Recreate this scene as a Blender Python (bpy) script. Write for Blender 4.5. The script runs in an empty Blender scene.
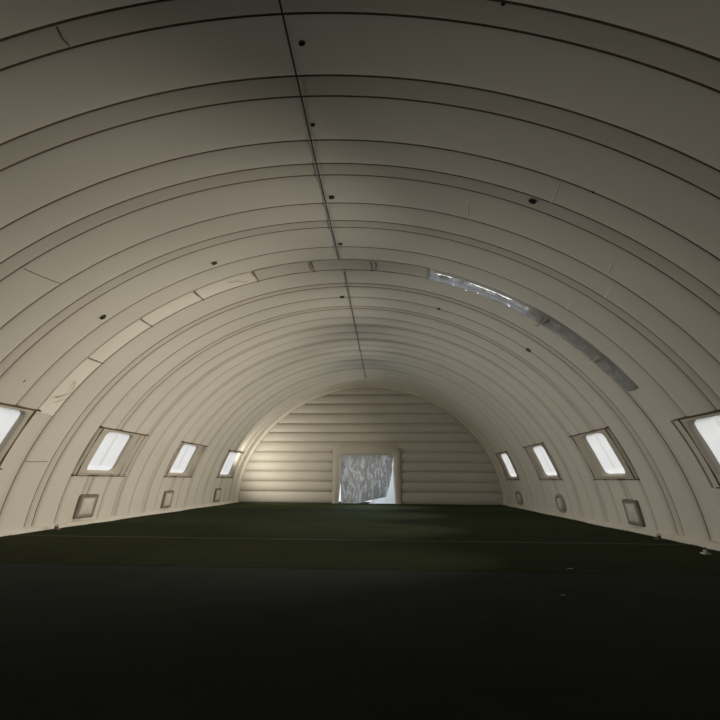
import bpy, bmesh, math, random
from mathutils import Vector, Matrix
random.seed(7)
sc = bpy.context.scene
COL = sc.collection
R = math.radians
# ------------------------------------------------------------------ helpers
def link(o, parent=None):
    COL.objects.link(o)
    if parent is not None: o.parent = parent
    return o
def mesh_obj(name, verts, faces, mats, parent=None, fm=None, smooth=True, loc=None, sharp=None):
    me = bpy.data.meshes.new(name)
    if loc is not None:
        L = Vector(loc); verts = [Vector(v) - L for v in verts]
    me.from_pydata([tuple(v) for v in verts], [], faces)
    if not isinstance(mats, (list, tuple)): mats = [mats]
    for m in mats: me.materials.append(m)
    if fm: me.polygons.foreach_set('material_index', fm)
    me.polygons.foreach_set('use_smooth', [smooth] * len(me.polygons))
    me.update()
    o = bpy.data.objects.new(name, me)
    if loc is not None: o.location = loc
    return link(o, parent)
def tag(o, label=None, cat=None, group=None, kind=None):
    if label: o['label'] = label
    if cat: o['category'] = cat
    if group: o['group'] = group
    if kind: o['kind'] = kind
    return o
def empty(name, loc):
    o = bpy.data.objects.new(name, None); o.empty_display_size = .2
    o.location = loc; return link(o)
def child(o, root):
    """parent without moving: meshes are built in world space"""
    o.parent = root
    o.data.transform(Matrix.Translation(-Vector(root.location)))
    return o
# ------------------------------------------------------------------ materials
def mat(name, rough=.6, spec=.3):
    m = bpy.data.materials.new(name); m.use_nodes = True
    nt = m.node_tree; b = nt.nodes['Principled BSDF']
    b.inputs['Roughness'].default_value = rough
    b.inputs['Specular IOR Level'].default_value = spec
    return m, nt, b
def noisy(name, c1, c2, scale=3., rough=.6, spec=.3, bump=0., bscale=30., detail=4.):
    m, nt, b = mat(name, rough, spec)
    tc = nt.nodes.new('ShaderNodeNewGeometry')
    n = nt.nodes.new('ShaderNodeTexNoise'); n.inputs['Scale'].default_value = scale
    n.inputs['Detail'].default_value = detail
    r = nt.nodes.new('ShaderNodeValToRGB')
    r.color_ramp.elements[0].position = .3; r.color_ramp.elements[1].position = .7
    r.color_ramp.elements[0].color = (*c1, 1); r.color_ramp.elements[1].color = (*c2, 1)
    nt.links.new(tc.outputs['Position'], n.inputs['Vector'])
    nt.links.new(n.outputs['Fac'], r.inputs['Fac'])
    nt.links.new(r.outputs['Color'], b.inputs['Base Color'])
    if bump:
        n2 = nt.nodes.new('ShaderNodeTexNoise'); n2.inputs['Scale'].default_value = bscale
        bp = nt.nodes.new('ShaderNodeBump'); bp.inputs['Strength'].default_value = bump
        bp.inputs['Distance'].default_value = .02
        nt.links.new(tc.outputs['Position'], n2.inputs['Vector'])
        nt.links.new(n2.outputs['Fac'], bp.inputs['Height'])
        nt.links.new(bp.outputs['Normal'], b.inputs['Normal'])
    return m
FAB = noisy('inflated_fabric', (.50, .472, .41), (.535, .505, .44), .45, .55, .25, .06, 2.2)
FABD = noisy('grey_gusset_fabric', (.45, .42, .36), (.48, .45, .385), .6, .6, .2)
SEAM = noisy('seam_tape', (.13, .095, .065), (.19, .14, .10), 5, .7, .2)
PANEL = noisy('window_panel_fabric', (.40, .365, .30), (.44, .405, .335), .9, .6, .2)
STRAP = noisy('dark_strap', (.10, .07, .045), (.15, .11, .07), 6, .7, .2)
VENT = noisy('vent_fabric', (.29, .26, .20), (.33, .30, .235), 2, .6, .2)
VENTD = noisy('vent_dark_fabric', (.15, .13, .10), (.19, .17, .135), 2, .7, .2)  # darker tan for vent frames, collars and loop patches
FABL = noisy('lit_pale_fabric', (.78, .75, .66), (.84, .81, .72), 1.2, .5, .3, .25, 6)  # paler and more translucent, painting light onto joint flaps and end rim
DARK = noisy('black_loop', (.012, .011, .012), (.03, .028, .03), 20, .6, .2)
def seep(m, amount):
    nt = m.node_tree; b = nt.nodes['Principled BSDF']; out = nt.nodes['Material Output']
    tr = nt.nodes.new('ShaderNodeBsdfTranslucent'); tr.inputs['Color'].default_value = (.97, .90, .74, 1)
    mx = nt.nodes.new('ShaderNodeMixShader'); mx.inputs['Fac'].default_value = amount
    nt.links.new(b.outputs[0], mx.inputs[1]); nt.links.new(tr.outputs[0], mx.inputs[2])
    nt.links.new(mx.outputs[0], out.inputs['Surface'])
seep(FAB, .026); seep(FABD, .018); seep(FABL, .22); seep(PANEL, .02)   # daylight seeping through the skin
CORD = noisy('blue_grey_cord', (.03, .035, .045), (.05, .055, .07), 20, .6, .3)
SKIRT = noisy('skirt_vinyl', (.52, .49, .43), (.58, .55, .48), 2, .5, .3)
PAPER = noisy('scrap_white', (.45, .47, .45), (.6, .62, .6), 8, .7, .2)
def pane_mat(name='milky_vinyl_pane', tc_=(.96, .96, .95, 1)):
    m = bpy.data.materials.new(name); m.use_nodes = True
    nt = m.node_tree; nt.nodes.clear()
    out = nt.nodes.new('ShaderNodeOutputMaterial')
    tr = nt.nodes.new('ShaderNodeBsdfTranslucent'); tr.inputs['Color'].default_value = tc_
    df = nt.nodes.new('ShaderNodeBsdfDiffuse'); df.inputs['Color'].default_value = (.85, .85, .83, 1)
    gl = nt.nodes.new('ShaderNodeBsdfGlossy'); gl.inputs['Roughness'].default_value = .25
    n = nt.nodes.new('ShaderNodeTexNoise'); n.inputs['Scale'].default_value = 2.5
    geo = nt.nodes.new('ShaderNodeNewGeometry')
    nt.links.new(geo.outputs['Position'], n.inputs['Vector'])
    mr = nt.nodes.new('ShaderNodeMapRange'); mr.inputs['From Min'].default_value = .3; mr.inputs['From Max'].default_value = .7
    mr.inputs['To Min'].default_value = .04; mr.inputs['To Max'].default_value = .14
    nt.links.new(n.outputs['Fac'], mr.inputs['Value'])
    mx = nt.nodes.new('ShaderNodeMixShader'); mx2 = nt.nodes.new('ShaderNodeMixShader')
    nt.links.new(mr.outputs['Result'], mx.inputs['Fac'])
    nt.links.new(tr.outputs[0], mx.inputs[1]); nt.links.new(df.outputs[0], mx.inputs[2])
    mx2.inputs['Fac'].default_value = .05
    nt.links.new(mx.outputs[0], mx2.inputs[1]); nt.links.new(gl.outputs[0], mx2.inputs[2])
    nt.links.new(mx2.outputs[0], out.inputs['Surface'])
    return m
PANE = pane_mat()
PANEC = pane_mat('pane_weld_shade', (.74, .74, .735, 1)); PANEM = pane_mat('pane_middle', (.90, .895, .88, 1)); PANEB = pane_mat('blue_white_daylight', (.85, .93, 1., 1))  # dimmer pane copies paint in the shading of weld crease, top row and middle
def film_mat(name, tcol, clear, translucent, gloss, dcol=(.5, .5, .48)):
    m = bpy.data.materials.new(name); m.use_nodes = True
    nt = m.node_tree; nt.nodes.clear()
    out = nt.nodes.new('ShaderNodeOutputMaterial')
    tr = nt.nodes.new('ShaderNodeBsdfTranslucent'); tr.inputs['Color'].default_value = (*tcol, 1)
    df = nt.nodes.new('ShaderNodeBsdfDiffuse'); df.inputs['Color'].default_value = (*dcol, 1)
    gl = nt.nodes.new('ShaderNodeBsdfGlossy'); gl.inputs['Roughness'].default_value = .12
    tp = nt.nodes.new('ShaderNodeBsdfTransparent'); tp.inputs['Color'].default_value = (.95, .97, 1, 1)
    a = nt.nodes.new('ShaderNodeMixShader'); a.inputs['Fac'].default_value = translucent
    nt.links.new(df.outputs[0], a.inputs[1]); nt.links.new(tr.outputs[0], a.inputs[2])
    b = nt.nodes.new('ShaderNodeMixShader'); b.inputs['Fac'].default_value = gloss
    nt.links.new(a.outputs[0], b.inputs[1]); nt.links.new(gl.outputs[0], b.inputs[2])
    c = nt.nodes.new('ShaderNodeMixShader')
    geo = nt.nodes.new('ShaderNodeNewGeometry')
    n = nt.nodes.new('ShaderNodeTexNoise'); n.inputs['Scale'].default_value = 2.2; n.inputs['Detail'].default_value = 6
    n.inputs['Distortion'].default_value = 1.5
    nt.links.new(geo.outputs['Position'], n.inputs['Vector'])
    mr = nt.nodes.new('ShaderNodeMapRange'); mr.inputs['From Min'].default_value = .42; mr.inputs['From Max'].default_value = .62
    mr.inputs['To Min'].default_value = clear[0]; mr.inputs['To Max'].default_value = clear[1]
    nt.links.new(n.outputs['Fac'], mr.inputs['Value']); nt.links.new(mr.outputs['Result'], c.inputs['Fac'])
    nt.links.new(b.outputs[0], c.inputs[1]); nt.links.new(tp.outputs[0], c.inputs[2])
    nt.links.new(c.outputs[0], out.inputs['Surface'])
    return m
def sheet_mat():
    m = bpy.data.materials.new('door_plastic_sheet'); m.use_nodes = True
    nt = m.node_tree; nt.nodes.clear(); N = nt.nodes.new; L = nt.links.new
    out = N('ShaderNodeOutputMaterial'); geo = N('ShaderNodeNewGeometry')
    mp = N('ShaderNodeMapping'); mp.inputs['Scale'].default_value = (2.4, 1., .55); mp.inputs['Rotation'].default_value = (0, -.38, 0)
    L(geo.outputs['Position'], mp.inputs['Vector'])
    n = N('ShaderNodeTexNoise'); n.inputs['Scale'].default_value = 1.25; n.inputs['Detail'].default_value = 5; n.inputs['Distortion'].default_value = 1.2
    L(mp.outputs['Vector'], n.inputs['Vector'])
    s1 = N('ShaderNodeMath'); s1.operation = 'SUBTRACT'; s1.inputs[1].default_value = .5; L(n.outputs['Fac'], s1.inputs[0])
    ab = N('ShaderNodeMath'); ab.operation = 'ABSOLUTE'; L(s1.outputs[0], ab.inputs[0])
    mr = N('ShaderNodeMapRange'); mr.inputs['From Min'].default_value = .0; mr.inputs['From Max'].default_value = .045
    mr.inputs['To Min'].default_value = .62; mr.inputs['To Max'].default_value = .17  # ridged noise paints brighter wrinkle highlights into the sheet
    L(ab.outputs[0], mr.inputs['Value'])
    df = N('ShaderNodeBsdfDiffuse'); df.inputs['Color'].default_value = (.36, .36, .33, 1)
    tr = N('ShaderNodeBsdfTranslucent'); tr.inputs['Color'].default_value = (.80, .86, .92, 1)
    gl = N('ShaderNodeBsdfGlossy'); gl.inputs['Roughness'].default_value = .15
    a = N('ShaderNodeMixShader'); L(mr.outputs['Result'], a.inputs['Fac']); L(df.outputs[0], a.inputs[1]); L(tr.outputs[0], a.inputs[2])
    b = N('ShaderNodeMixShader'); b.inputs['Fac'].default_value = .12; L(a.outputs[0], b.inputs[1]); L(gl.outputs[0], b.inputs[2])
    L(b.outputs[0], out.inputs['Surface'])
    return m
SHEET = sheet_mat()
FILM = film_mat('joint_plastic_film', (.55, .60, .70), (.0, .15), .34, .25, (.50, .50, .48))
def turf_mat(name, c1, c2):
    return noisy(name, c1, c2, 1.1, .95, .05, .5, 60., 8.)
# ------------------------------------------------------------------ the vault surface
CX, CZ, R0, A2, A4, M1, M2 = -1.3261, -1.0717, 9.0528, -.053, .0034, -.0282, .0888
YEND, YFRONT = 34.71, -10.0
def rr(phi, Y):
    t = max(Y - 8, 0) / 20
    return R0 * (1 + A2*math.cos(2*phi) + A4*math.cos(4*phi)) * (1 + M1*t + M2*t*math.cos(phi))
def S(phi, Y, off=0.):
    """phi in radians from the ridge (left negative), off = distance inward"""
    r = rr(phi, Y) + .04 - off
    return Vector((CX + r*math.sin(phi), Y, CZ + r*math.cos(phi)))
def phifloor(Y, off=0.):
    a, b = R(60), R(100)
    for _ in range(40):
        m = (a + b)/2
        if S(m, Y, off).z > 0: a = m
        else: b = m
    return a
SE = [4.767, 5.116, 6.137, 6.548, 7.589, 8.275, 8.657, 9.736, 10.536, 10.874, 11.974, 12.78,
      13.54, 14.63, 14.95, 15.95, 16.93, 17.24, 18.28, 19.2, 19.46, 20.42, 21.45, 21.74, 22.65, 23.72, 24.0,
      24.95, 25.95, 26.22, 27.3, 28.35, 28.62, 29.7, 30.75, 31.02, 32.05, 33.05, 33.32, 34.15, YEND]
back = [3.72, 3.40, 2.35, 1.55, 1.22, .15, -.65, -.98, -2.1, -2.85, -3.2, -4.3, -5.0, -5.4, -6.5, -7.3, -7.6, -8.7, YFRONT]
SEAMS = sorted(back) + SE
JOINT = (12.78, 13.54)
# (panel Y0, Y1, glass Y0, Y1)
WIN = [(9.75, 12.62, 10.5, 12.3), (15.95, 19.2, 16.5, 18.25), (22.65, 25.92, 23.0, 24.95), (29.75, 32.9, 30.1, 32.1)]
DY = {(True, 0): -.30, (False, 0): .12}
NUDGE = {(False, 0): -.9, (True, 0): 1.2}
PT, PB = R(62.3), R(73.1)          # panel top / bottom angle
GT, GB = R(62.95), R(72.15)        # glass
rows = []                          # (Y, off, is_seam)
for k in range(len(SEAMS) - 1):
    a, b = SEAMS[k], SEAMS[k+1]; w = b - a
    if (a, b) == JOINT:
        for t in (0, .06, .2, .5, .8, .94, 1): rows.append((a + t*w, -.04 if 0 < t < 1 else 0, t in (0,)))
        rows.pop(); continue
    bul = .012 if w < .45 else (.035 if w < .9 else .045)
    if a > 14: bul *= 1 + min(1., (a - 14)/8)*.9
    tw = .018 if a < 12 else .027
    n = 5 if w < .45 else 12
    tb = tw / w
    rows.append((a, 0, True))
    for i in range(n + 1):
        t = tb + (1 - 2*tb) * (.5 - .5*math.cos(math.pi*i/n))
        s = abs(2*(t - tb)/(1 - 2*tb) - 1)
        rows.append((a + t*w, .012 + bul * max(0, 1 - s**2.4)**.7, False))
rows.append((YEND, 0, True))
# flag faces: dark seam tape, also painting in crease shading, touches a seam row
def bottom_fade(aj):               # tubes round off and draw in at the ground
    return 1.0
NPH = 84
def wall_off(off, ph):
    if off <= .012: return off
    k = min(1, max(0, (abs(ph) - R(40))/R(25)))
    return min(off*(1 + 1.0*k), max(off, .088))
def vault_patch(name, j0, j1, mats=(None,)):
    verts, faces, fm = [], [], []
    nj = j1 - j0 + 1
    for (Y, off, sm) in rows:
        pf = phifloor(Y, off)
        for j in range(j0, j1 + 1):
            ph = pf * j / NPH
            verts.append(S(ph, Y, wall_off(off, ph)))
    for i in range(len(rows) - 1):
        tape = rows[i][2] or rows[i+1][2]
        yc = (rows[i][0] + rows[i+1][0]) / 2
        joint = JOINT[0] < yc < JOINT[1]
        wdt = 0
        for k in range(len(SEAMS) - 1):
            if SEAMS[k] <= yc < SEAMS[k+1]: wdt = SEAMS[k+1] - SEAMS[k]
        for j in range(nj - 1):
            ph = phifloor(yc) * (j0 + j + .5) / NPH
            if any(w[2] - .1 < yc - .35*DY.get((ph > 0, wi), 0) and yc < w[3] + .1 + DY.get((ph > 0, wi), 0) and abs(abs(ph) - (GT + GB)/2 - R(NUDGE.get((ph > 0, wi), 0))) < (GB - GT)/2 + R(.4) for wi, w in enumerate(WIN)): continue
            if 13.1 < yc < 13.39 and R(17.3) < ph < R(36): continue          # slit left open under the plastic film
            a = i*nj + j
            faces.append((a, a + 1, a + nj + 1, a + nj))
            fm.append(1 if (tape and not joint) else (2 if (wdt < .45 and not joint) else 0))
    return mesh_obj(name, verts, faces, [FAB, SEAM, FABD], fm=fm)
ceiling = tag(vault_patch('ceiling', -52, 52), 'curved roof of the inflated tunnel, beige tubes side by side', 'ceiling', kind='structure')
wl = tag(vault_patch('wall_left', -NPH, -52), 'left side of the inflated tunnel, beige tubes with four windows', 'wall', kind='structure')
wr = tag(vault_patch('wall_right', 52, NPH), 'right side of the inflated tunnel, duller beige tubes with four windows', 'wall', kind='structure')
def tube_off(Y):
    for i in range(len(rows) - 1):
        if rows[i][0] <= Y <= rows[i+1][0]:
            t = (Y - rows[i][0]) / max(1e-6, rows[i+1][0] - rows[i][0])
            return rows[i][1]*(1-t) + rows[i+1][1]*t
    return 0
# ground skirts
for side, nm in ((-1, 'baseboard_left'), (1, 'baseboard_right')):
    v, f = [], []
    Ys = [YFRONT + .05 + i*(YEND - .1 - YFRONT)/170 for i in range(171)]
    prof = [(.0, .17), (.17, .15), (.20, .10), (.21, .02), (.36, .014), (.36, .0)]
    for Y in Ys:
        pf = phifloor(Y)
        x0 = CX + side*abs(S(pf, Y).x - CX)
        wob = .015*math.sin(Y*3.1) + .01*math.sin(Y*7.7)
        for (dx, z) in prof: v.append((x0 + side*.02 - side*(dx + (wob if dx > .3 else 0)), Y, z))
    n = len(prof)
    for i in range(len(Ys) - 1):
        for j in range(n - 1):
            a = i*n + j; f.append((a, a+1, a+n+1, a+n))
    tag(mesh_obj(nm, v, f, SKIRT), kind='structure')
# ------------------------------------------------------------------ end walls of stacked horizontal pillows
DX0, DX1, DZ = -3.29, .36, 3.27       # door opening at the top; flares a little at the foot
FX0, FX1, FZ = -3.86, 1.03, 4.12      # outer edge of the door surround
def end_wall(name, Y, sgn, door):
    zs = [0, .78, 1.46, 2.14, 2.80, 3.48, 4.18, 4.84, 5.46, 6.19, 6.88, 7.53, 8.08, 8.6]
    v, f, fm = [], [], []
    for k in range(len(zs) - 1):
        a, b = zs[k], zs[k+1]
        N = 12
        for (xa, xb) in ([(-1, FX0 + .25), (FX1 - .25, 1)] if door and b < FZ - .3 else [(-1, 1)]):
            base = len(v); NXs = 26
            for i in range(N + 1):
                t = .5 - .5*math.cos(math.pi*i/N)
                z = a + (b - a)*t
                s = abs(2*t - 1)
                off = .19*max(0, 1 - s**2.4)**.55
                # half width of the arch at this height
                def edge(side):
                    lo, hi = 0, R(92)
                    for _ in range(30):
                        m = (lo + hi)/2
                        if S(side*m, Y, -.05).z > z: lo = m
                        else: hi = m
                    return S(side*lo, Y, -.05).x
                if S(0, Y).z <= z: xl = CX - .3; xr = CX + .3
                else: xl, xr = edge(-1), edge(1)
                x0 = xl if xa == -1 else xa
                x1 = xr if xb == 1 else xb
                for q in range(NXs + 1):
                    x = x0 + (x1 - x0)*q/NXs
                    e = 1.
                    if xa == -1: e = min(e, max(0, (x - xl)/.45))
                    if xb == 1: e = min(e, max(0, (xr - x)/.45))
                    e = (1 - (1 - min(1, e))**2)**.5
                    v.append((x, Y - sgn*off*e - (.0), z))
            for i in range(N):
                for q in range(NXs):
                    p = base + i*(NXs + 1) + q
                    f.append((p, p + 1, p + NXs + 2, p + NXs + 1)); fm.append(1 if (i == N - 1 and k < len(zs) - 2 and False) else 0)
    o = mesh_obj(name, v, f, [FAB, SEAM], fm=fm)
    return o
tag(end_wall('wall_back', YEND, 1, True), kind='structure')
tag(end_wall('wall_front', YFRONT, -1, False), kind='structure')
# rounded tube where far wall meets vault, paler to paint in a lit rim
def arch_tube(name, Y, off, rad, m, ph_to=None, seg=90, rs=10):
    v, f = [], []
    pf = phifloor(Y, off)
    for i in range(seg + 1):
        ph = -pf + 2*pf*i/seg
        c = S(ph, Y, off); nrm = (S(ph, Y, off + 1) - c).normalized()
        for j in range(rs):
            a = 2*math.pi*j/rs
            v.append(c + nrm*math.cos(a)*rad + Vector((0, 1, 0))*math.sin(a)*rad)
    for i in range(seg):
        for j in range(rs):
            a = i*rs + j; b = i*rs + (j + 1) % rs
            f.append((a, b, b + rs, a + rs))
    return mesh_obj(name, v, f, m)
tag(arch_tube('trim_1', YEND - .14, .02, .24, FABL), 'rounded beige bead where the far wall meets the vault', 'trim', kind='structure')
# ------------------------------------------------------------------ floor and turf
PLAIN = turf_mat('turf_base', (.010, .013, .007), (.014, .018, .009))
tag(mesh_obj('floor', [(-13, YFRONT - 1, 0), (11, YFRONT - 1, 0), (11, YEND + 3, 0), (-13, YEND + 3, 0),
                       (-13, YFRONT - 1, -.3), (11, YFRONT - 1, -.3), (11, YEND + 3, -.3), (-13, YEND + 3, -.3)],
             [(0,1,2,3), (7,6,5,4), (0,4,5,1), (1,5,6,2), (2,6,7,3), (3,7,4,0)], PLAIN, smooth=False), kind='structure')
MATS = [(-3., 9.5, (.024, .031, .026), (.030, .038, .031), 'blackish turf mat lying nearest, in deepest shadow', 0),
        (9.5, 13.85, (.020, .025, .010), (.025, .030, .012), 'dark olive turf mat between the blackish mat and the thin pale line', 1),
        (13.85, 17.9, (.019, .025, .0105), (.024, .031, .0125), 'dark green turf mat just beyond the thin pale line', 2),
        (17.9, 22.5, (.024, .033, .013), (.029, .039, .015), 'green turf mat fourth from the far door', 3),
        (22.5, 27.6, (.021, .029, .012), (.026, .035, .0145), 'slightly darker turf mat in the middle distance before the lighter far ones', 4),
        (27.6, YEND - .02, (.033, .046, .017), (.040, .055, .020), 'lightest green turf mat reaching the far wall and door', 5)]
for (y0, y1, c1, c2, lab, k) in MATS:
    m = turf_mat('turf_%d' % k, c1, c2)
    v, f = [], []
    NX, NY = 40, 8
    th = .018
    xl = CX - abs(S(phifloor(y1), y1).x - CX) + .24; xr = 2*CX - xl
    if y0 > 27: y1 -= .32; 
    for i in range(NY + 1):
        for j in range(NX + 1):
            x = xl + (xr - xl)*j/NX; y = y0 + .015 + (y1 - y0 - .03)*i/NY
            wob = .05*math.sin(x*.5 + k) if i in (0, NY) and False else 0
            v.append((x, y + wob, th + .004*math.sin(x*1.3 + y)*(0 < i < NY)))
    for i in range(NY):
        for j in range(NX):
            a = i*(NX + 1) + j; f.append((a, a + 1, a + NX + 2, a + NX + 1))
    # near and far edges
    for i, order in ((0, 1), (NY, -1)):
        b = len(v)
        for j in range(NX + 1): p = v[i*(NX+1) + j]; v.append((p[0], p[1], .002))
        for j in range(NX): f.append((b + j, b + j + 1, i*(NX+1) + j + 1, i*(NX+1) + j))
    o = mesh_obj('turf_mat', v, f, m, loc=(CX, (y0 + y1)/2, 0), smooth=False)
    tag(o, lab, 'turf', group='turf mats laid across the floor')
    if k == 2:
        tape = noisy('pale_turf_edge', (.05, .055, .035), (.075, .08, .05), 3, .8, .2)  # paler strip along the near edge of this mat
        e = mesh_obj('pale_strip', [(xl, y0 - .05, .021), (xr, y0 + .0, .021), (xr, y0 + .06, .03), (xl, y0 + .01, .03)], [(0, 1, 2, 3)], tape)
        child(e, o); e['label'] = 'thin pale strip'
# ------------------------------------------------------------------ door: surround, plastic sheet
def rounded_path(x0, x1, zt, rad, n=10, foot=0):
    """up the left side, round the two top corners, down the right"""
    pts = [(x0 - foot, 0.), (x0 - foot*.35, zt*.35), (x0, zt*.7)]
    for i in range(n + 1):
        a = math.pi - (math.pi/2)*i/n
        pts.append((x0 + rad + rad*math.cos(a), zt - rad + rad*math.sin(a)))
    for i in range(n + 1):
        a = math.pi/2 - (math.pi/2)*i/n
        pts.append((x1 - rad + rad*math.cos(a), zt - rad + rad*math.sin(a)))
    pts += [(x1, zt*.7), (x1 + foot*.35, zt*.35), (x1 + foot, 0.)]
    return pts
door = empty('door_1', ((DX0 + DX1)/2, YEND, 0)); tag(door, kind='structure')
po = rounded_path(FX0, FX1, FZ, .75, 12); pi_ = rounded_path(DX0, DX1, DZ, .28, 12, .14)
v, f = [], []
PR = 14
for i in range(len(po)):
    o_, i_ = po[i], pi_[i]
    for j in range(PR + 1):
        t = j/PR
        x = o_[0]*(1-t) + i_[0]*t; z = o_[1]*(1-t) + i_[1]*t
        a = t
        y = YEND + .03 - .27*(max(0, 1 - abs(2*a - 1)**2.6))**.5
        v.append((x, y, z))
    v.append((i_[0], YEND + .35, i_[1]))
n = PR + 2
for i in range(len(po) - 1):
    for j in range(n - 1):
        a = i*n + j; f.append((a, a + n, a + n + 1, a + 1))
child(mesh_obj('door_frame', v, f, FAB), door)
# crumpled plastic sheet hung in the opening, pulled aside at the lower right corner
from mathutils import noise
def crumple(x, z, s=1.):
    p = Vector((x*1.0, z*.55, 1.7))
    h = noise.noise(p*1.7)*.5
    h += (1 - abs(noise.noise(Vector((x*2.2 + z*.5, z*.7, 5.)))*2))*.22
    h += (1 - abs(noise.noise(Vector((x*4.5 - z*.9, z*1.5, 9.)))*2))*.12
    h += (1 - abs(noise.noise(Vector((x*8 + z*3, z*4, 2.)))*2))*.05
    return h*s
v, f = [], []
NX, NZ = 72, 64
for i in range(NZ + 1):
    t = i/NZ; z = .02 + (DZ - .03)*t
    fl = .14*(1 - t)**2
    xl = DX0 - fl + .02 + .17*max(0, (.42 - t)/.42)**.7
    # right edge drawn up and leftwards near the foot
    xr = DX1 - .02
    if t < .9: xr = DX1 - .02 - .62*((.9 - t)/.9)**1.6
    if t < .13: xr -= 1.75*((.13 - t)/.13)**.8
    for j in range(NX + 1):
        s = j/NX; x = xl + (xr - xl)*s
        edge = min(1, s*14, (1 - t)*12)
        v.append((x, YEND - .02 - .20*crumple(x, z)*edge + .06, z))
for i in range(NZ):
    for j in range(NX):
        a = i*(NX + 1) + j; f.append((a, a + 1, a + NX + 2, a + NX + 1))
tag(mesh_obj('plastic_sheet', v, f, SHEET, loc=((DX0 + DX1)/2, YEND, 0)),
    'crumpled clear plastic sheet hanging in the far doorway, lower right corner drawn up', 'plastic sheet')
# bright layer added behind, standing in for outside daylight in the gap
v, f = [], []
for i in range(21):
    t = i/20; z = .01 + 2.5*t
    x0 = -1.35 + 1.35*t**.7; x1 = DX1 + .13*(1 - t)**2 + .02
    for j in range(13):
        s = j/12; x = x0 + (x1 - x0)*s
        v.append((x, YEND + .22 - .06*math.sin(s*9 + t*2), z))
for i in range(20):
    for j in range(12):
        a = i*13 + j; f.append((a, a + 1, a + 14, a + 13))
tag(mesh_obj('daylight_strip', v, f, PANEB, loc=(-.4, YEND + .2, 0)),
    'white stand-in for daylight showing in the gap at the foot of the doorway, right side', 'plastic sheet')
# ------------------------------------------------------------------ windows
def rrect(y0, y1, p0, p1, ry, rp, n=8):
    """rounded rectangle loop in (Y, phi)"""
    pts = []
    for (cy, cp, a0) in ((y1 - ry, p1 - rp, 0), (y0 + ry, p1 - rp, 90), (y0 + ry, p0 + rp, 180), (y1 - ry, p0 + rp, 270)):
        for i in range(n + 1):
            a = R(a0 + 90*i/n); pts.append((cy + ry*math.cos(a), cp + rp*math.sin(a)))
    return pts
def outer_match(pts, y0, y1, p0, p1, g):
    """project each hole point outward onto the rectangle"""
    cy, cp = (g[0] + g[1])/2, (g[2] + g[3])/2
    out = []
    hw, hp = (g[1] - g[0])/2, (g[3] - g[2])/2
    for (y, p) in pts:
        u, w = (y - cy)/hw, (p - cp)/hp
        s = 1/max(abs(u), abs(w)); u *= s; w *= s
        yy = (y1 + y0)/2 + u*(y1 - y0)/2; pp = (p0 + p1)/2 + w*(p1 - p0)/2
        out.append((yy, pp))
    return out
PT0, PB0, GT0, GB0 = PT, PB, GT, GB
PO = .10                                           # panel face stands this far in from the tubes
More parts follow.
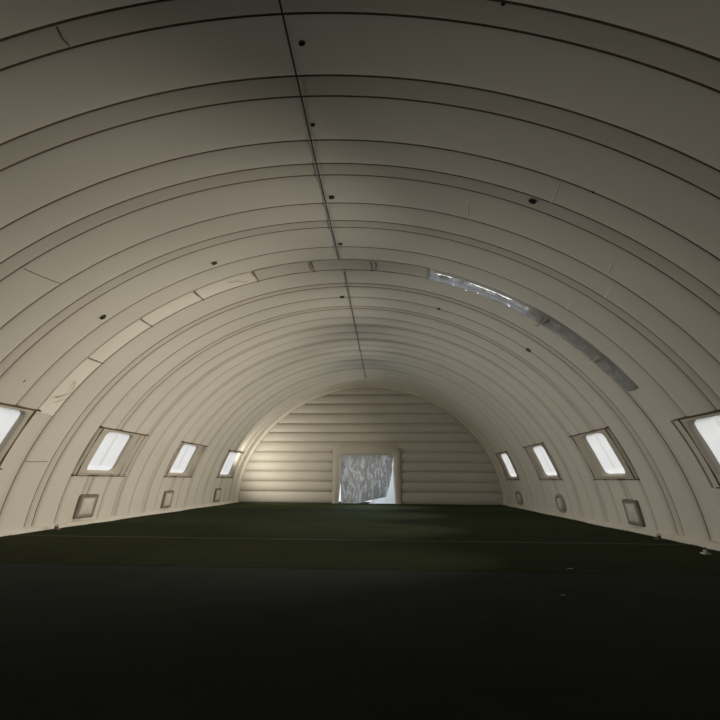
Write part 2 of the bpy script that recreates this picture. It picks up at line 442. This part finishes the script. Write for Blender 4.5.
def window(idx, side, W, wid, extra):
    y0, y1, g0, g1 = W
    sg = side
    dp, dy = {1: (-.9, .12), 5: (1.2, -.30)}.get(idx, (0., 0.))
    PT, PB, GT, GB = PT0 + R(dp), PB0 + R(dp), GT0 + R(dp), GB0 + R(dp)
    y1 += dy; g1 += dy; g0 += dy*.5
    ctr = S(sg*(PT + PB)/2, (y0 + y1)/2, PO)
    root = empty('window_%d' % idx, ctr); tag(root, kind='structure')
    ry, rp = .24, R(1.35)
    hole = rrect(g0, g1, GT, GB, ry, rp)
    outr = outer_match(hole, y0, y1, PT, PB, (g0, g1, GT, GB))
    N = len(hole)
    v, f = [], []
    loops = []
    def ring(pts, off): loops.append([(y, p, off) for (y, p) in pts])
    ring(outr, -.02); ring(outr, PO - .055)
    ins = outer_match(hole, y0 + .14, y1 - .14, PT + R(.3), PB - R(.3), (g0, g1, GT, GB)); ring(ins, PO)
    for t in (.25, .5, .75, .93):
        ring([(a[0]*(1-t) + b[0]*t, a[1]*(1-t) + b[1]*t) for a, b in zip(ins, hole)], PO + .02*math.sin(math.pi*t))
    ring(hole, PO - .02); ring(rrect(g0 + .01, g1 - .01, GT + R(.05), GB - R(.05), ry, rp), PO - .06)
    ring(rrect(g0 + .03, g1 - .03, GT + R(.15), GB - R(.15), ry, rp), PO - .13)
    for L in loops:
        for (y, p, o) in L: v.append(S(sg*p, y, o))
    for a in range(len(loops) - 1):
        for i in range(N):
            q = (i + 1) % N
            f.append((a*N + i, a*N + q, (a+1)*N + q, (a+1)*N + i))
    child(mesh_obj('window_frame', v, f, PANEL), root)
    # pane: two puffed lobes with a welded crease
    v, f = [], []
    NA, NB = 24, 22
    gm = .46
    for i in range(NA + 1):
        for j in range(NB + 1):
            u, w = i/NA, j/NB
            # squircle mapping keeps the outline rounded
            uu, ww = 2*u - 1, 2*w - 1
            k = .16
            du = uu*(1 - k*abs(ww)**6*abs(uu)**6*.5); dw = ww*(1 - k*abs(uu)**6*abs(ww)**6*.5)
            y = (g0 + g1)/2 + du*(g1 - g0)/2; p = (GT + GB)/2 + dw*(GB - GT)/2
            lob = abs((u - gm)/(gm if u < gm else 1 - gm))
            h = .13*max(0, 1 - abs(2*lob - 1)**2.0)**.5 * max(0, 1 - abs(ww)**5)**.6
            v.append(S(sg*p, y, PO - .13 + h*.8))
    for i in range(NA):
        for j in range(NB):
            a = i*(NB + 1) + j; f.append((a, a + 1, a + NB + 2, a + NB + 1))
    ci = int(gm*NA); pm = []
    for i in range(NA):
        for j in range(NB): pm.append(1 if (i == ci and 1 <= j < NB - 3) or j == 0 else (0 if j >= NB - 3 or i in (0, NA - 1) else 2))
    child(mesh_obj('pane', v, f, [PANE, PANEC, PANEM], fm=pm), root)
    # dark welded borders along the top and the foot, fold lines beside the glass
    def strip(name, ya, yb, pa, pb, th, m, n=16, lab=None):
        v, f = [], []
        for i in range(n + 1):
            t = i/n
            y = ya + (yb - ya)*t; 
            for (pp, o) in ((pa, PO - .10), (pa, PO + th), (pb, PO + th), (pb, PO - .10)):
                v.append(S(sg*pp, y, o))
        for i in range(n):
            for j in range(3):
                a = i*4 + j; f.append((a, a+1, a+5, a+4))
        f += [(0, 1, 2, 3), (n*4, n*4 + 1, n*4 + 2, n*4 + 3)]
        o = child(mesh_obj(name, v, f, m, smooth=False), root)
        if lab: o['label'] = lab
    strip('edge_strap', y0 - .03, y1 + .06, PT - R(.06), PT + R(.2*wid), .03, STRAP)
    strip('edge_strap', y0 - .03, y1 + .03, PB - R(.12*wid), PB + R(.06), .03, STRAP)
    def vline(y, w, m):
        v, f = [], []
        for i in range(17):
            p = PT + (PB - PT)*i/16
            for (yy, o) in ((y - w, PO - .01), (y - w*.5, PO + .03), (y + w*.5, PO + .03), (y + w, PO - .01)): v.append(S(sg*p, yy, o + .002))
        for i in range(16):
            for j in range(3):
                a = i*4 + j; f.append((a, a+1, a+5, a+4))
        child(mesh_obj('fold_line', v, f, m), root)
    for (dy, m) in extra: vline(g1 + dy, .018, m)
    vline(y0 + .13, .010, SEAM); vline(y1 - .13, .010, SEAM)
    
    return root
extras = [[(.22, SEAM)], [(.42, SEAM), (.78, FABD)], [(.38, SEAM), (.6, SEAM)], [(.35, SEAM)]]
k = 1
for side in (-1, 1):
    for wi, W in enumerate(WIN):
        window(k, side, W, (1. if side < 0 else .7), extras[wi] if side < 0 else [(.5, FABD)]); k += 1
# ------------------------------------------------------------------ air vents low on the wall
def vent(side, y0, y1, lab, style):
    p0, p1 = R(77.1), R(82.0)
    base = .12
    root = empty('wall_vent', S(side*(p0 + p1)/2, (y0 + y1)/2, base))
    tag(root, lab, 'vent', group='square fabric vents below the windows')
    def plate(name, ya, yb, pa, pb, o0, o1, m, ry=.04, rp=R(.25), inner=None):
        L = rrect(ya, yb, pa, pb, ry, rp, 6); N = len(L)
        loops = [[(y, p, o0) for y, p in L], [(y, p, o1 - .01) for y, p in L]]
        c = ((ya + yb)/2, (pa + pb)/2)
        sh = lambda s, o: [(c[0] + (y - c[0])*s, c[1] + (p - c[1])*s, o) for y, p in L]
        loops.append(sh(.96, o1))
        if inner: loops += [sh(inner, o1), sh(inner - .03, o1 - .01), sh(inner - .04, o0)]
        v, f = [], []
        for l in loops:
            for (y, p, o) in l: v.append(S(side*p, y, o))
        for a in range(len(loops) - 1):
            for i in range(N):
                q = (i + 1) % N; f.append((a*N + i, a*N + q, (a+1)*N + q, (a+1)*N + i))
        if not inner:
            v.append(S(side*c[1], c[0], o1)); cc = len(v) - 1; b = (len(loops) - 1)*N
            for i in range(N): f.append((b + i, b + (i+1) % N, cc))
        child(mesh_obj(name, v, f, m), root)
    dy = y1 - y0; dp = p1 - p0
    if style == 'square':
        plate('frame', y0, y1, p0, p1, -.02, base + .05, VENTD, inner=.80)
        plate('collar', y0 + dy*.08, y1 - dy*.12, p0 + dp*.10, p1 - dp*.10, -.02, base + .07, VENT, inner=.74)
        plate('flap', y0 + dy*.14, y1 - dy*.24, p0 + dp*.16, p1 - dp*.18, -.02, base + .085, FAB)
    else:
        plate('frame', y0, y1, p0, p1, -.02, base + .05, VENT, ry=dy*.42, rp=dp*.34, inner=.78)
        plate('collar', y0 + dy*.12, y1 - dy*.16, p0 + dp*.12, p1 - dp*.10, -.02, base + .03, VENTD, ry=dy*.32, rp=dp*.26, inner=.80)
        plate('flap', y0 + dy*.22, y1 - dy*.30, p0 + dp*.20, p1 - dp*.16, -.02, base + .075, FAB, ry=dy*.2, rp=dp*.2)
vent(-1, 16.75, 17.8, 'square grey vent low on left wall, nearest of the left vents', 'square')
vent(-1, 23.2, 24.15, 'grey vent low on the left wall under its third window', 'square')
vent(-1, 30.1, 31.1, 'farthest small grey vent on the left wall beside the far wall', 'square')
vent(1, 16.5, 17.45, 'square grey vent with raised flap low on the right wall, nearest on that side', 'square')
vent(1, 23.2, 24.3, 'round-topped dark vent low on the right wall under its third window', 'round')
vent(1, 30.2, 31.5, 'tiny farthest vent on the right wall next to the far wall', 'round')
# ------------------------------------------------------------------ ridge cords
def cord(ya, yb, rad, lab, drift):
    v, f = [], []
    pts = []
    Y = ya
    while Y <= yb + 1e-6:
        t = (Y - ya)/(yb - ya)
        ph = R(drift[0]*(1 - t) + drift[1]*t)
        pts.append(S(ph, Y, max(tube_off(Y), .05) + rad + .004)); Y += .07
    for p in pts:
        for j in range(6):
            a = j*math.pi/3; v.append(p + Vector((math.cos(a)*rad, 0, math.sin(a)*rad)))
    for i in range(len(pts) - 1):
        for j in range(6):
            a = i*6 + j; b = i*6 + (j+1) % 6; f.append((a, b, b+6, a+6))
    o = mesh_obj('ridge_cord', v, f, CORD, loc=pts[0])
    return tag(o, lab, 'cord', group='cords along the roof ridge')
cord(-9., 12.76, .014, 'dark cord along the roof ridge on the near side of the joint', (-.1, -.1))
cord(13.56, 31.5, .013, 'dark cord along the roof ridge running on to the far end', (.35, -.6))
# ------------------------------------------------------------------ joint band at Y = 13: flaps, ties, plastic film
def band_piece(name, pa, pb, off, m, n=28, crum=0., ya=JOINT[0] + .03, yb=JOINT[1] - .03, seed=0, sag=.05):
    v, f = [], []
    K = 10
    for i in range(n + 1):
        t = i/n; p = pa + (pb - pa)*t
        for j in range(K + 1):
            s = j/K
            y = ya + (yb - ya)*s
            o = off + sag*math.sin(math.pi*s)
            if crum:
                q = Vector((p*22 + seed, y*3.3, seed*1.7))
                o += crum*((1 - abs(noise.noise(q)*2)) + .5*(1 - abs(noise.noise(q*2.3)*2)) - .6)
            v.append(S(p, y, o))
    for i in range(n):
        for j in range(K):
            a = i*(K + 1) + j; f.append((a, a+1, a+K+2, a+K+1))
    return mesh_obj(name, v, f, m, loc=S((pa + pb)/2, 13.16, off))
flaps = [(-62, -50, 'daylit flap closing the roof joint low on the left side, wrinkled'),
         (-49.7, -38.9, 'daylit flap closing the roof joint, second up from the left window'),
         (-38.5, -28.1, 'daylit bright flap closing the roof joint, midway up the left side'),
         (-27.7, -16.9, 'daylit flap closing the roof joint, last bright one before the ridge'),
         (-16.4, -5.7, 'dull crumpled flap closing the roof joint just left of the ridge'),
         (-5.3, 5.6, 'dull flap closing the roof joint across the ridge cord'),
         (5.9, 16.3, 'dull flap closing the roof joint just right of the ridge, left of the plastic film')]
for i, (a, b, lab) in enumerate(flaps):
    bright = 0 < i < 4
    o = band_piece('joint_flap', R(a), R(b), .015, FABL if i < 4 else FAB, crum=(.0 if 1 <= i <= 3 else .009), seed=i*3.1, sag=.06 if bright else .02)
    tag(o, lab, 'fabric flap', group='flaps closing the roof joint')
o = band_piece('plastic_film', R(16.8), R(57), .05, FILM, n=220, crum=.035, seed=11., ya=12.96, yb=13.52, sag=.03)
tag(o, 'long strip of crumpled clear plastic over the roof joint on the right, bluish glints', 'plastic film')
for i, (p, lab) in enumerate([(-49.8, 'dark tie across the left joint flaps, lowest one'), (-38.7, 'dark tie across the left joint flaps, second from the lowest'),
             (-27.9, 'dark tie across the left joint flaps, midway to the ridge'), (-16.65, 'dark tie where the bright joint flaps end'),
             (-5.5, 'short tie across the joint just left of the ridge cord'), (5.75, 'short tie across the joint just right of the ridge cord'),
             (16.6, 'pale bent tie at the start of the plastic film'), (38.5, 'short tie across the middle of the plastic film'),
             (49.5, 'pale tie low on the plastic film on the right')]):
    v, f = [], []
    for j in range(13):
        s = j/12; y = JOINT[0] + .02 + (JOINT[1] - JOINT[0] - .04)*s
        for q in range(6):
            a = q*math.pi/3
            c = S(R(p + .25*math.sin(s*3)), y, (.17 if i >= 6 else .06) + .06*math.sin(math.pi*s))
            v.append(c + Vector((math.cos(a)*.013, 0, math.sin(a)*.013)))
    for j in range(12):
        for q in range(6):
            a = j*6 + q; b = j*6 + (q+1) % 6; f.append((a, b, b+6, a+6))
    tag(mesh_obj('joint_tie', v, f, SEAM if i not in (6, 8) else SKIRT, loc=S(R(p), 13.16, .05)), lab, 'tie', group='ties across the roof joint')
# ------------------------------------------------------------------ little hanging loops and holes in the tubes
def loop(pd, Y, s, lab, kind='loop'):
    off = tube_off(Y)
    c = S(R(pd), Y, off)
    inn = (S(R(pd), Y, 1) - S(R(pd), Y, 0)).normalized()
    tx = Vector((0, 1, 0)); tz = inn.cross(tx).normalized()
    root = empty('hanging_loop', c); tag(root, lab, 'loop', group='small dark loops on the roof tubes')
    # patch
    v, f = [], []
    n = 14
    v.append(c + inn*.012)
    for r_, h in ((s*.75, .012), (s*.95, -.003)):
        for i in range(n):
            a = 2*math.pi*i/n; v.append(c + inn*h + tz*math.cos(a)*r_*1.25 + tx*math.sin(a)*r_)
    for i in range(n):
        q = (i+1) % n
        f.append((0, 1 + i, 1 + q)); f.append((1 + i, 1 + n + i, 1 + n + q, 1 + q))
    child(mesh_obj('patch', v, f, VENTD), root)
    # ring
    v, f = [], []
    N, M = 16, 6
    for i in range(N):
        a = 2*math.pi*i/N
        cc = c + inn*(.012 + s*.35*(1 + math.sin(a))) + tz*math.cos(a)*s*.8
        rd = (tz*math.cos(a)*.8 + inn*math.sin(a)*.35).normalized()
        for j in range(M):
            b = 2*math.pi*j/M
            v.append(cc + (rd*math.cos(b) + tx*math.sin(b))*s*.26)
    for i in range(N):
        for j in range(M):
            f.append((i*M + j, ((i+1) % N)*M + j, ((i+1) % N)*M + (j+1) % M, i*M + (j+1) % M))
    child(mesh_obj('ring', v, f, DARK), root)
LOOPS = [(1.1, 5.52, .055, 'black loop nearest the camera beside the ridge cord'),
         (.5, 7.13, .045, 'small black loop beside the ridge cord, second from the camera'),
         (.95, 9.4, .075, 'dark loop right beside the ridge cord, third from the camera'),
         (.75, 11.69, .07, 'dark loop beside the ridge cord just before the roof joint'),
         (-1.4, 15.76, .09, 'dark loop left of the ridge cord just beyond the roof joint'),
         (-21.3, 11.61, .085, 'dark loop upper left on the last tube before the daylit flaps'),
         (-41.8, 11.61, .10, 'dark loop lower left on the last tube before the daylit flaps'),
         (-57.1, 11.51, .05, 'tiny dark loop just above the nearest left window'),
         (27.6, 8.38, .085, 'dark forked loop high on the right side of the roof'),
         (41.0, 15.75, .10, 'dark loop on the right side beyond the plastic film'),
         (20.3, 15.77, .07, 'small dark loop on the right just beyond the upper end of the plastic film'),
         (18.4, 4.79, .03, 'tiny black loop at the top of the roof, right of centre'),
         (33.0, 7.57, .03, 'tiny dark loop high on the far right of the roof')]
for a in LOOPS: loop(a[0], a[1], a[2]*.8, a[3])
# ------------------------------------------------------------------ weld creases pressed into the tubes (joined into one mesh per side, pattern of the skin)
def crease(pts, w, m):
    v, f = [], []
    for (pd, Y) in pts:
        pass
    n = 14; P = []
    for a in range(len(pts) - 1):
        for i in range(n):
            t = i/n; P.append((pts[a][0]*(1-t) + pts[a+1][0]*t, pts[a][1]*(1-t) + pts[a+1][1]*t))
    P.append(pts[-1])
    for i, (pd, Y) in enumerate(P):
        q = P[min(i+1, len(P)-1)]; r_ = P[max(i-1, 0)]
        d = S(R(q[0]), q[1]) - S(R(r_[0]), r_[1]); 
        c = S(R(pd), Y, (.085 if JOINT[0] < Y < JOINT[1] else wall_off(tube_off(Y), R(pd))) + .008); inn = (S(R(pd), Y, 1) - S(R(pd), Y)).normalized()
        sd = d.cross(inn).normalized()*w
        v += [c - sd, c + inn*.006, c + sd]
    for i in range(len(P) - 1):
        for j in range(2):
            a = i*3 + j; f.append((a, a+1, a+4, a+3))
    return v, f, m
CR = [([(-19.0, 4.80), (-19.2, 4.95), (-19.1, 5.08)], .010, 1), ([(-41.4, 8.70), (-41.0, 9.2), (-40.6, 9.68)], .009, 1),
      ([(29.4, 7.64), (29.7, 8.24)], .012, 0), ([(40.0, 9.06), (40.6, 9.55)], .012, 0), ([(42.3, 9.85), (42.8, 10.5)], .012, 0),
      ([(39.7, 11.2), (40.4, 11.9)], .012, 0), ([(-70.8, 13.56), (-70.5, 14.39)], .010, 1),
      ([(-58.6, 12.95), (-57.9, 13.2), (-57.0, 13.33), (-56, 13.3), (-54.6, 13.12)], .009, 1), ([(-59.5, 13.1), (-58.6, 13.3), (-58.2, 13.42)], .006, 1), ([(-21.5, 12.95), (-20, 13.0), (-19, 13.2), (-18.2, 13.2)], .007, 1), ([(20, 8.9), (20.5, 9.5)], .01, 0), ([(47, 14.2), (47.6, 14.5)], .008, 0)]
V, F, FM = [], [], []
for (pts, w, mi) in CR:
    v, f, _ = crease(pts, w, mi); b = len(V); V += v; F += [tuple(i + b for i in q) for q in f]; FM += [mi]*len(f)
o = mesh_obj('weld_crease', V, F, [FABL, SEAM], fm=FM)
o.parent = ceiling
# ------------------------------------------------------------------ bits on the ground
def anchor(x, y, s, lab):
    root = empty('ground_anchor', (x, y, .02)); tag(root, lab, 'anchor', group='ground anchors at the foot of the walls')
    def box(name, x0, x1, y0, y1, z0, z1, m, bev=.008):
        bm = bmesh.new(); bmesh.ops.create_cube(bm, size=1)
        for q in bm.verts: q.co = Vector(((x0+x1)/2 + q.co.x*(x1-x0), (y0+y1)/2 + q.co.y*(y1-y0), (z0+z1)/2 + q.co.z*(z1-z0)))
        bmesh.ops.bevel(bm, geom=bm.edges[:], offset=bev, segments=2, affect='EDGES')
        me = bpy.data.meshes.new(name); bm.to_mesh(me); bm.free(); me.materials.append(m)
        o = bpy.data.objects.new(name, me); link(o, root)
    box('plate', -s, s, -s*1.2, s*1.2, 0, .03, STRAP if 'dark' in lab else SKIRT)
    box('strap', -s*.4, s*.4, -s*.5, s*.5, .03, .10, STRAP if 'dark' in lab else SKIRT)
    v, f = [], []
    for i in range(16):
        a = 2*math.pi*i/16
        for j in range(6):
            b = math.pi*j/3
            rd = s*.45 + s*.12*math.cos(b); v.append((math.cos(a)*rd, 0, .11 + math.sin(a)*rd*.8 + 0*b)); v[-1] = (v[-1][0], s*.12*math.sin(b), v[-1][2])
    for i in range(16):
        for j in range(6): f.append((i*6 + j, ((i+1) % 16)*6 + j, ((i+1) % 16)*6 + (j+1) % 6, i*6 + (j+1) % 6))
    o = mesh_obj('eye_ring', v, f, DARK, root)
anchor(-10.30, 15.45, .10, 'dark ground anchor at the foot of the left wall before its second window')
anchor(7.60, 15.0, .10, 'dark ground anchor at the foot of the right wall')
anchor(7.16, 12.2, .075, 'pale strap anchor on the turf by the near end of the right wall')
def scrap(x, y, s, lab):
    v, f = [], []
    for i in range(5):
        for j in range(4):
            v.append((x + (i - 2)*s*.5, y + (j - 1.5)*s*.35 + .1*s*math.sin(i*2), .024 + .25*s*abs(noise.noise(Vector((i*.9, j*.8, x))))))
    for i in range(4):
        for j in range(3): a = i*4 + j; f.append((a, a+4, a+5, a+1))
    tag(mesh_obj('paper_scrap', v, f, PAPER, loc=(x, y, .02)), lab, 'scrap', group='tiny pale scraps on the turf')
scrap(3.36, 9.93, .05, 'tiny pale scrap on the dark turf to the right')
scrap(2.47, 7.7, .028, 'tinier pale scrap on the blackish turf, nearer than the other')
# ------------------------------------------------------------------ daylight
w = bpy.data.worlds.new('sky'); sc.world = w; w.use_nodes = True
nt = w.node_tree; bg = nt.nodes['Background']
tc = nt.nodes.new('ShaderNodeTexCoord'); dp = nt.nodes.new('ShaderNodeVectorMath'); dp.operation = 'DOT_PRODUCT'
dp.inputs[1].default_value = Vector((.05, .3, .95)).normalized()
rp = nt.nodes.new('ShaderNodeValToRGB')
mr = nt.nodes.new('ShaderNodeMapRange'); mr.inputs['From Min'].default_value = -1; mr.inputs['From Max'].default_value = 1
nt.links.new(tc.outputs['Generated'], dp.inputs[0]); nt.links.new(dp.outputs['Value'], mr.inputs['Value'])
nt.links.new(mr.outputs['Result'], rp.inputs['Fac'])
rp.color_ramp.elements[0].position = .25; rp.color_ramp.elements[0].color = (.42, .42, .41, 1)
rp.color_ramp.elements[1].position = .85; rp.color_ramp.elements[1].color = (1.25, 1.26, 1.28, 1)
nt.links.new(rp.outputs['Color'], bg.inputs['Color']); bg.inputs['Strength'].default_value = 1.0
def spot(name, loc, aim, watts, colr, size=160, blend=1., rad=0.):
    l = bpy.data.lights.new(name, 'SPOT'); l.energy = watts; l.color = colr
    l.spot_size = R(size); l.spot_blend = blend; l.shadow_soft_size = rad
    o = bpy.data.objects.new(name, l); o.location = loc
    o.rotation_euler = (Vector(aim) - Vector(loc)).to_track_quat('-Z', 'Y').to_euler()
    return link(o)
# light let in by each window, thrown across the hall
PW = {1: [3500, 4900, 3900, 2800], -1: [1000, 1650, 1500, 720]}
for side in (-1, 1):
    for i, W in enumerate(WIN):
        y = (W[2] + W[3])/2
        p = S(side*R(67.5), y, .6)
        if side > 0: spot('window_light', p, (CX - 9, y + (-1.5, -1., -1., -2.)[i], (4.2, 4.0, 3.8, 4.)[i]), PW[side][i], (1., .925, .80), (70, 72, 74, 72)[i])
        else: spot('window_light', p, ((CX + 9, CX + 9, CX + 9, CX - 2)[i], y + (-1., -1., -1., 6.)[i], (4.2, 4.2, 4.2, 4.)[i]), PW[side][i], ((.95, .92, .86) if i < 3 else (1., .92, .79)), (78, 78, 78, 155)[i])
# daylight from the doorway
spot('door_light', ((DX0 + DX1)/2, YEND - .6, 1.8), (CX, 10, 4.5), 250, (.8, .9, 1.), 150)
# ------------------------------------------------------------------ camera
F_, P_, Yw, Ro, H_ = 489., .2398, -.0575, .0074, 1.6
cam = bpy.data.cameras.new('camera'); cam.sensor_width = 36; cam.lens = 36*F_/720; cam.clip_end = 200
co = bpy.data.objects.new('camera', cam); link(co)
fw = Vector((math.sin(Yw)*math.cos(P_), math.cos(Yw)*math.cos(P_), math.sin(P_)))
rt = Vector((math.cos(Yw), -math.sin(Yw), 0)); up = rt.cross(fw)
r2 = rt*math.cos(Ro) + up*math.sin(Ro); u2 = up*math.cos(Ro) - rt*math.sin(Ro)
M = Matrix((r2, u2, -fw)).transposed().to_4x4(); M.translation = (0, 0, H_)
co.matrix_world = M
sc.camera = co
sc.view_settings.view_transform = 'Standard'
sc.view_settings.look = 'None'
sc.view_settings.exposure = 0
